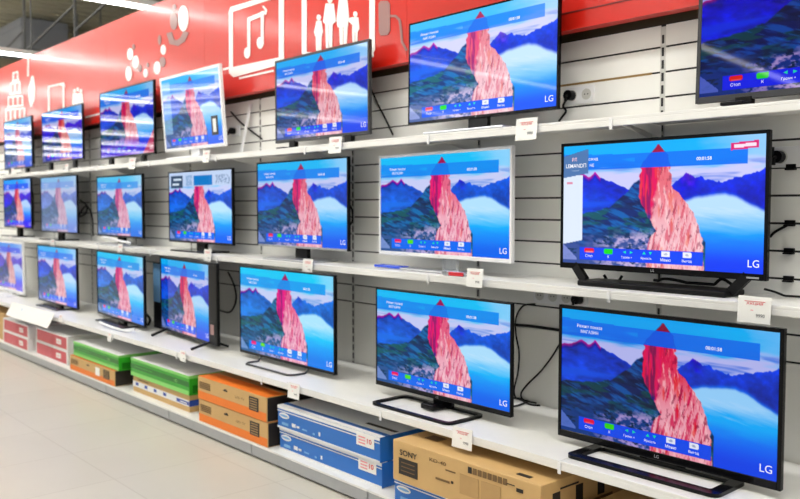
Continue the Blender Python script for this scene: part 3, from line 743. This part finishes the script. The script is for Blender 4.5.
for (row, u, v, w, lab) in TAGS:
    yy = (YB if row == 'B' else YT) - .016
    p = at(u, v, yy); hh = w * .8
    zt = {'T': ZT, 'M': ZM, 'B': ZB}[row]
    t = thing('price_tag', 'white price tag ' + lab, 'price tag', (p.x, yy, p.z - hh / 2), random.uniform(-.08, .08), 'price tags on the shelf edges')
    t.rotation_euler = (-.10, 0, t.rotation_euler[2])
    kc = MB().box(-w / 2, w / 2, -.001, .001, 0, hh, M['card'], .0008, 1).obj('card', t)
    k = MB(); k.box(-w * .30, w * .32, -.0022, -.0012, hh * .80, hh * .82, M['red_ink']); add_text(k, 'АКЦИЯ', .01 * w, hh * .72, hh * .11, -.0022, M['tag_ink'], .01, w * .5); k.obj('red_lettering', kc)
    k = MB(); add_text(k, '9990', w * .2, hh * .30, hh * .13, -.0022, M['grey_ink'], .01, w * .26); k.box(-w * .1, -w * .02, -.0022, -.0014, hh * .47, hh * .50, M['pink_ink']); k.obj('price_lettering', kc)
    k = MB(); k.box(-w * .18, w * .18, .001, .010, hh * .52, hh * .60, M['clear']); k.obj('clip', t)

# long white sign strip on the lowest shelf
a = at(11, 315, YB - .03); b = at(53, 328, YB - .03)
L_ = b.x - a.x
t = thing('shelf_sign', 'long blank white sign strip tilted on the lowest shelf edge at left', 'sign', ((a.x + b.x) / 2, YB - .075, .365))
t.rotation_euler = (-.5, 0, 0)
MB().box(-L_ / 2, L_ / 2, -.002, .002, 0, .135, M['card'], .001, 1).obj('strip', t)
k = MB(); add_text(k, 'TV', -L_ * .2, .085, .03, -.0028, M['blue_lite'], .0); k.obj('lettering', t)

# ------------------------------------------------------------------ cartons on the base deck
def carton(label, x0, x1, yf, z, h, kind, dep=.48, group=None, name='carton'):
    w = x1 - x0
    t = thing(name, label, 'box', ((x0 + x1) / 2, yf, z), 0, group)
    body = {'orange': 'kraft', 'blue': 'blue_board', 'sony': 'kraft', 'red': 'red_board', 'green': 'green_board', 'brown': 'kraft', 'tan': 'kraft'}[kind]
    e = .0012; X = w / 2
    MB().box(-X, X, 0, dep, 0, h, M[body], .003).obj('carton_body', t)
    f = MB(); y = -e
    def fr(a, b, c, d, m, k=1): f.box(-X + w * a, -X + w * b, -e * k, -e * k + .001, h * c, h * d, M[m])
    def side(a, b, c, d, m): f.box(X + .0002, X + e, dep * a, dep * b, h * c, h * d, M[m])
    def top(a, b, c, d, m, k=1): f.box(-X + w * a, -X + w * b, dep * c, dep * d, h + .0001, h + e * k * .7, M[m])
    if kind == 'orange':
        fr(.004, .996, .02, .36, 'orange'); top(.0, 1, .0, .25, 'orange'); top(.6, .95, .3, .8, 'black_board'); top(0.0, 1, .27, .98, 'kraft_dark')
        side(.01, .99, .03, .97, 'black_board'); f.box(X + e, X + e + .001, dep * .45, dep * .9, h * .2, h * .55, M['orange'])
        fr(.77, .895, .30, .86, 'black_board', 2)
        for k in range(5): fr(.785, .88, .36 + k * .1, .39 + k * .1, 'kraft_dark', 3)
        for k in range(4): fr(.03, .20, .50 + k * .08, .55 + k * .08, 'brown_ink', 2)
        fr(.40, .46, .70, .76, 'black_ink', 2); fr(.42, .45, .76, .80, 'black_ink', 2)
        add_text(f, 'LED TV', -X + w * .64, h * .62, h * .09, -e * 2, M['brown_ink'], .01, w * .13)
    elif kind == 'blue':
        top(0, 1, 0, 1, 'white_board'); fr(.0, 1, .87, 1.0, 'white_board', 2); fr(.0, 1, .76, .80, 'white_board', 2); fr(.0, 1, .0, .09, 'white_board', 2)
        top(.0, 1, .07, .13, 'blue_board', 2); top(.30, .75, .55, .62, 'grey_ink', 2); top(.35, .85, .70, .74, 'grey_ink', 2); top(.72, .98, .22, .27, 'black_ink', 2)
        n = 20; f.prism([(-X + w * .075 + w * .055 * math.cos(2 * PI * k / n), -e * 2, h * .60 + h * .13 * math.sin(2 * PI * k / n)) for k in range(n)], (0, .001, 0), M['white_board'])
        n = 20; f.prism([(-X + w * .075 + w * .045 * math.cos(2 * PI * k / n), -e * 3, h * .60 + h * .05 * math.sin(2 * PI * k / n)) for k in range(n)], (0, .001, 0), M['blue_lite'])
        for a, b, c, d in ((.16, .20, .22, .38), (.21, .24, .25, .34), (.27, .32, .24, .30), (.05, .12, .18, .30), (.44, .455, .24, .40), (.38, .40, .2, .28)): fr(a, b, c, d, 'blue_lite' if a < .1 or .26 < a < .41 else 'white_board', 2)
        fr(.80, .955, .46, .97, 'card', 3)
        for k in range(3): fr(.82, .88, .55 + k * .12, .60 + k * .12, 'pink_ink', 4)
        add_text(f, '10', -X + w * .915, h * .72, h * .2, -e * 4, M['red_ink'], .02, w * .04)
        side(.4, .44, .25, .75, 'white_board')
        f.prism([(X + e, dep * .6 + dep * .16 * math.cos(2 * PI * k / n), h * .5 + h * .28 * math.sin(2 * PI * k / n)) for k in range(n)], (.0006, 0, 0), M['blue_lite'])
    elif kind == 'sony':
        add_text(f, 'SONY', -X + w * .125, h * .74, h * .14, -e * 2, M['black_ink'], .02, w * .135)
        f.obj('lettering', t); f = MB()
        fr(.05, .195, .20, .60, 'black_board', 2)
        for k in range(3): fr(.07, .175, .29 + k * .1, .31 + k * .1, 'brown_ink', 3)
        f.obj('dark_label', t); f = MB()
        add_text(f, 'KD-40', -X + w * .345, h * .80, h * .09, -e * 2, M['brown_ink'], .01, w * .12)
        fr(.40, .47, .66, .69, 'brown_ink', 2); fr(.33, .43, .38, .43, 'brown_ink', 2); fr(.44, .455, .40, .46, 'black_ink', 2)
        for k in range(8): fr(.555 + k * .032, .58 + k * .032, .78, .92, 'black_ink' if k == 0 else 'brown_ink', 2)
        f.obj('lettering', t)  # model name, printed bars and the pictogram row
        for k in range(2):
            f = MB(); fr(.50 + k * .14, .625 + k * .14, .25, .70, 'kraft_dark', 2); f.obj('printed_field', t)
        f = MB()
        fr(.86, .90, .72, .80, 'black_ink', 2); fr(.80, .85, .82, .84, 'black_ink', 2)
        top(.1, .2, .2, .3, 'brown_ink', 2); top(.82, .9, .06, .1, 'black_ink', 2)
        f.obj('lettering', t); f = MB()  # printed marks on front and top, no letters
        for k in range(3): side(.12 + k * .25, .2 + k * .25, .35, .75, 'black_ink')
        side(.2, .4, .78, .82, 'black_ink'); side(.55, .8, .15, .3, 'brown_ink')
    elif kind == 'red':
        fr(0, 1, .90, 1, 'white_board', 2); fr(0, 1, 0, .07, 'white_board', 2); fr(0, .03, .07, .9, 'white_board', 2); fr(.965, 1, .07, .9, 'white_board', 2)
        top(0, 1, 0, 1, 'white_board'); side(0, 1, 0, 1, 'white_board'); fr(.66, .80, .30, .66, 'card', 3); fr(.70, .76, .42, .50, 'pink_ink', 4)
        for k in range(4): fr(.08, .5, .2 + k * .17, .23 + k * .17, 'pink_ink', 2)
    elif kind == 'green':
        top(0, 1, 0, 1, 'white_board'); fr(0, 1, .86, 1, 'green_lite', 2); fr(0, 1, .44, .70, 'green_dark', 2); fr(0, 1, .02, .24, 'green_lite', 2)
        side(.05, .95, .1, .5, 'green_dark'); side(0, 1, .85, 1, 'green_lite')
        add_text(f, 'LED', -X + w * .8, h * .57, h * .14, -e * 3, M['green_lite'], .01); fr(.08, .4, .55, .60, 'green_board', 3)
    elif kind == 'brown':
        fr(0, 1, .34, .70, 'white_board', 2); side(0, 1, .34, .70, 'blue_ink')
        for k in range(4): fr(.06 + k * .17, .11 + k * .17, .45, .64, 'blue_ink', 3)
        fr(.80, 1.0, .42, .62, 'blue_ink', 3); fr(.86, .97, .48, .54, 'white_board', 4); top(0, 1, 0, 1, 'kraft_dark')
        fr(.1, .3, .82, .88, 'brown_ink', 2)
    elif kind == 'tan':
        fr(.1, .3, .4, .6, 'brown_ink', 2); fr(.6, .9, .2, .3, 'brown_ink', 2)
    f.obj('print', t)
    return t
Z0 = ZP + .0005
carton('plain tan carton at the far left end of base deck', -9.5, -8.44, -.62, Z0, .15, 'tan')
carton('tan carton stacked on plain carton at far left end', -9.5, -8.46, -.61, Z0 + .151, .10, 'tan')
for k, (z, s) in enumerate(((Z0, 'lower'), (Z0 + .1175, 'upper'))):
    carton('%s red and white box of the stack under the long white sign strip' % s, -8.33, -7.60, -.65 + .004 * k, z, .115, 'red', group='red and white boxes')
    carton('%s red and white box of the stack left of the first green box' % s, -7.49, -6.72, -.62 + .004 * k, z, .115, 'red', group='red and white boxes')
    carton('%s orange and tan television box of the stack beside blue boxes' % s, -4.46, -3.70, -.65 - .004 * k, Z0 + .138 * k, .135, 'orange', group='orange television boxes')
    carton('%s blue television box of the stack beside lettered carton' % s, -3.65, -2.81, -.605 - .012 * k, Z0 + .1205 * k, .118, 'blue', group='blue television boxes')
ob = carton('orange and tan box with dark end lying under the first green box', -6.575, -5.70, -.655, Z0, .114, 'orange', group='orange television boxes')
MB().box(.09, .17, -.0045, -.0030, .035, .095, M['card']).obj('sticker', ob)
carton('green box with white top lying on orange box, left of the two', -6.53, -5.66, -.64, Z0 + .1165, .112, 'green', group='green television boxes')
carton('brown box with white and blue stripe under the second green box', -5.50, -4.67, -.605, Z0, .108, 'brown')
carton('green box with white top lying on striped brown box', -5.51, -4.65, -.615, Z0 + .1105, .125, 'green', group='green television boxes')
xl = at(394, 460, -.66).x; xr = at(541, 488, -.70).x
carton('blue television box lying underneath the big lettered carton', xl + .01, xr - .02, -.665, Z0, .112, 'blue', group='blue television boxes')
xs0 = at(393, 445, -.70).x
carton('big brown carton with black lettering and dark square, lying on blue box', xs0, xr, -.70, Z0 + .1145, .175, 'sony', .56)
carton('dark printed carton end right of the big lettered carton', xr + .07, xr + .75, -.58, Z0, .20, 'tan')

# ------------------------------------------------------------------ sockets, cables, small things
def outlet(u, v, w, n, label, y=-.012, h=.075):
    p = at(u, v, -.006); t = thing('power_outlet', label, 'power outlet', (p.x, -.0005, p.z - h / 2))
    MB().box(-w / 2, w / 2, -.010, 0, 0, h, M['whitep'], .003).obj('plate', t)
    for k in range(n):
        cx = -w / 2 + w * (k + .5) / n
        q = MB().disc((cx, h / 2), h * .32, -.0125, -.0095, M['upright']); q.disc((cx - .008, h / 2), .003, -.0132, -.012, M['slot'], 8); q.disc((cx + .008, h / 2), .003, -.0132, -.012, M['slot'], 8)
        q.obj('socket', t)
    return p
o1 = outlet(580, 95, .15, 2, 'white double wall outlet right of the large slim top television')
o2 = outlet(795, 156.5, .19, 2, 'white double wall outlet at the right edge beside middle television')
o3 = outlet(560, 297, .30, 4, 'white four-socket outlet strip under the middle shelf')
o4 = outlet(236, 131, .11, 1, 'white wall outlet right of the leaning white-framed television')
def plug(p, dx, label):
    t = thing('power_plug', label, 'power plug', (p.x + dx, -.0142, p.z))
    MB().disc((0, 0), .022, -.034, 0, M['black'], 14).obj('plug_body', t)
    MB().tube([(0, -.03, 0), (0, -.045, -.006), (0, -.048, -.03)], .006, M['black']).obj('strain_relief', t)
plug(o1, -.037, 'black plug in the outlet right of large slim top television')
plug(o2, -.05, 'black plug in the outlet at the right edge')
plug(o3, .112, 'black plug in the four-socket strip under middle shelf')
plug(o4, -.01, 'black plug in the outlet right of the leaning television')

def curve_pts(pts, n=6):
    P_ = [Vector(p) for p in pts]; out = []
    for i in range(len(P_) - 1):
        a = P_[max(i - 1, 0)]; b = P_[i]; c = P_[i + 1]; d = P_[min(i + 2, len(P_) - 1)]
        for k in range(n):
            t = k / n; out.append(.5 * ((2 * b) + (c - a) * t + (2 * a - 5 * b + 4 * c - d) * t * t + (3 * b - a - 3 * c + d) * t ** 3))
    out.append(P_[-1]); return out
def cable(px, label, r=.0042, m='black', y=-.009, lift=0):
    """a cord through pixels (u, v[, y])"""
    pts = [at(q[0], q[1], q[2] if len(q) > 2 else y) for q in px]
    zf = {True: ZB, False: ZM}[pts[0].z < 1.0] if pts[0].z < 1.66 else ZT
    pts = curve_pts(pts)
    for p in pts: p.z = max(p.z, zf + r + .001 + lift)
    c = pts[0].copy()
    mb = MB().tube([p - c for p in pts], r, M[m], 7)
    return tag(mb.obj('power_cable', None, c, True), label, 'cable', 'power cables behind the televisions')
cable([(535, 304), (523, 306), (516, 318), (516, 335), (519, 352), (518, 372), (514, 392), (520, 404), (530, 410, -.05), (540, 417, -.03)], 'black cable hanging from strip down between the two lowest right televisions')
cable([(515, 325), (530, 326), (545, 328), (559, 330)], 'black cable running level between the two lowest right televisions', .007)
cable([(559, 345), (551, 358), (540, 372), (526, 386), (521, 396), (530, 408), (536, 415)], 'black cable slanting down left of the lower right television')
cable([(513, 398), (524, 400), (528, 412), (516, 424, -.12), (500, 428, -.2), (486, 424, -.24)], 'black cable lying on the lowest shelf behind loop base')
cable([(770, 237), (775, 232), (786, 226), (792, 223)], 'black cable entering slot right of large middle television', .005)
cable([(764, 289, -.1), (775, 292, -.08), (788, 297, -.06), (803, 300, -.05)], 'black cable lying along middle shelf at the right edge')
cable([(604, 275, -.1), (609, 282, -.1), (616, 284, -.1), (622, 276, -.1)], 'black cable looping under left end of large middle television', .006)
cable([(654, 285, -.11), (662, 279, -.12), (680, 281, -.12), (700, 287, -.11), (712, 286, -.11), (722, 279, -.11), (735, 287, -.11)], 'black cables tangled on the base of large middle television', .006, lift=.024)
cable([(231, 112), (240, 122), (250, 130), (262, 139)], 'black cable slanting behind white strip on the top shelf', .006)
cable([(369, 84), (377, 102), (386, 120), (393, 135)], 'black cable slanting down right of dark grey top television', .005)
cable([(567, 99, -.04), (563, 106), (566, 111), (562, 117), (559, 121)], 'curled black cable under the outlet at large slim top television', .005)
cable([(773, 147, -.05), (772, 158, -.05), (769, 170, -.05)], 'black cable dropping from plug at the right edge', .005)
cable([(80, 200), (87, 206), (85, 214), (79, 216), (86, 206), (92, 216), (93, 236)], 'black cables bundled right of the washed out picture', .006)
cable([(347, 200), (352, 210), (352, 222), (346, 228)], 'black cable bulging from right side of silver based television', .005)
cable([(219, 310), (230, 312), (236, 300), (234, 285), (228, 272)], 'black cable looping left of the television with wire stand', .006)
cable([(100, 322, -.53), (106, 325, -.55), (118, 329, -.545), (128, 331, -.53), (134, 329, -.52)], 'white cable lying before base of television over green box', .01, 'whitep')
cable([(103, 237, -.27), (110, 238, -.28), (120, 241, -.27), (130, 243, -.26)], 'white cable lying before silver base on the middle shelf', .01, 'whitep')
cable([(144, 312, -.3), (150, 319, -.3), (148, 325, -.33)], 'black cable beside television over the first green box', .01)

# white strip leaning on the wall of the top shelf
a = at(240.5, 149, -.10); b = at(250.5, 104, -.012); a.z = ZT + .006
mb = MB().bar((0, 0, 0), b - a, .03, .006, M['whitep'], (0, 1, 0))
tag(mb.obj('plastic_strip', None, a), 'thin white plastic strip leaning on slat wall by white-framed television', 'plastic strip')
# red cloth tag and clear bag by the white-framed television
p = at(456, 271, -.29)
t = thing('accessory_bag', 'small clear bag with red label lying before the white-framed television', 'bag', (p.x, -.293, ZM + .0005), .0)
MB().box(-.07, .07, -.024, .028, 0, .022, M['clear'], .008).obj('bag', t)
MB().box(-.02, .075, -.027, -.0245, .003, .02, M['red_ink'], .001, 1).obj('label_strip', t)
# small hooks in the slots at the right edge
for (z, lab) in ((1.51, 'just below the outlet'), (1.31, 'midway up, where the cable ends'), (1.21, 'second from the bottom'), (1.11, 'lowest, just above middle shelf')):
    mb = MB().box(-.018, .018, -.012, .0, -.010, .012, M['black'], .002); mb.box(-.018, .018, -.022, -.010, -.010, -.004, M['black'], .002)
    tag(mb.obj('slat_hook', None, (-1.262, -.0005, z)), 'small black hook in wall slot at right edge, ' + lab, 'hook', 'black hooks in the wall slots')

# ------------------------------------------------------------------ light, camera, view
w = bpy.data.worlds.new('store_light'); S.world = w; w.use_nodes = True
bg = w.node_tree.nodes['Background']; bg.inputs['Color'].default_value = (.93, .96, 1.0, 1); bg.inputs['Strength'].default_value = 0.48

# added fill lights, out of view high over the aisle, above the tube lamps
for x in (-16.0, -10.5, -5.0, 0.5):
    ld = bpy.data.lights.new('fill_light', 'AREA'); ld.shape = 'RECTANGLE'; ld.size = 5.2; ld.size_y = .35; ld.energy = 84; ld.color = (1, .985, .95)
    lo = bpy.data.objects.new('fill_light', ld); C.objects.link(lo); lo.location = (x, -2.3, 4.75); lo.rotation_euler = (math.radians(20), 0, 0)
cd = bpy.data.cameras.new('camera'); co = bpy.data.objects.new('camera', cd); C.objects.link(co)
cd.sensor_fit = 'HORIZONTAL'; cd.sensor_width = 36.0; cd.lens = F_PX / 800 * 36.0; cd.clip_start = .05; cd.clip_end = 200
R3 = Matrix((RGT, UPV, -FWD)).transposed()
co.matrix_world = Matrix.Translation(CAM) @ R3.to_4x4()
cd.dof.use_dof = True; cd.dof.focus_distance = 2.9; cd.dof.aperture_fstop = 3.2
S.camera = co
S.view_settings.view_transform = 'Standard'; S.view_settings.look = 'None'
S.view_settings.gamma = 1.0; S.view_settings.use_curve_mapping = False
S.view_settings.exposure = 0.22
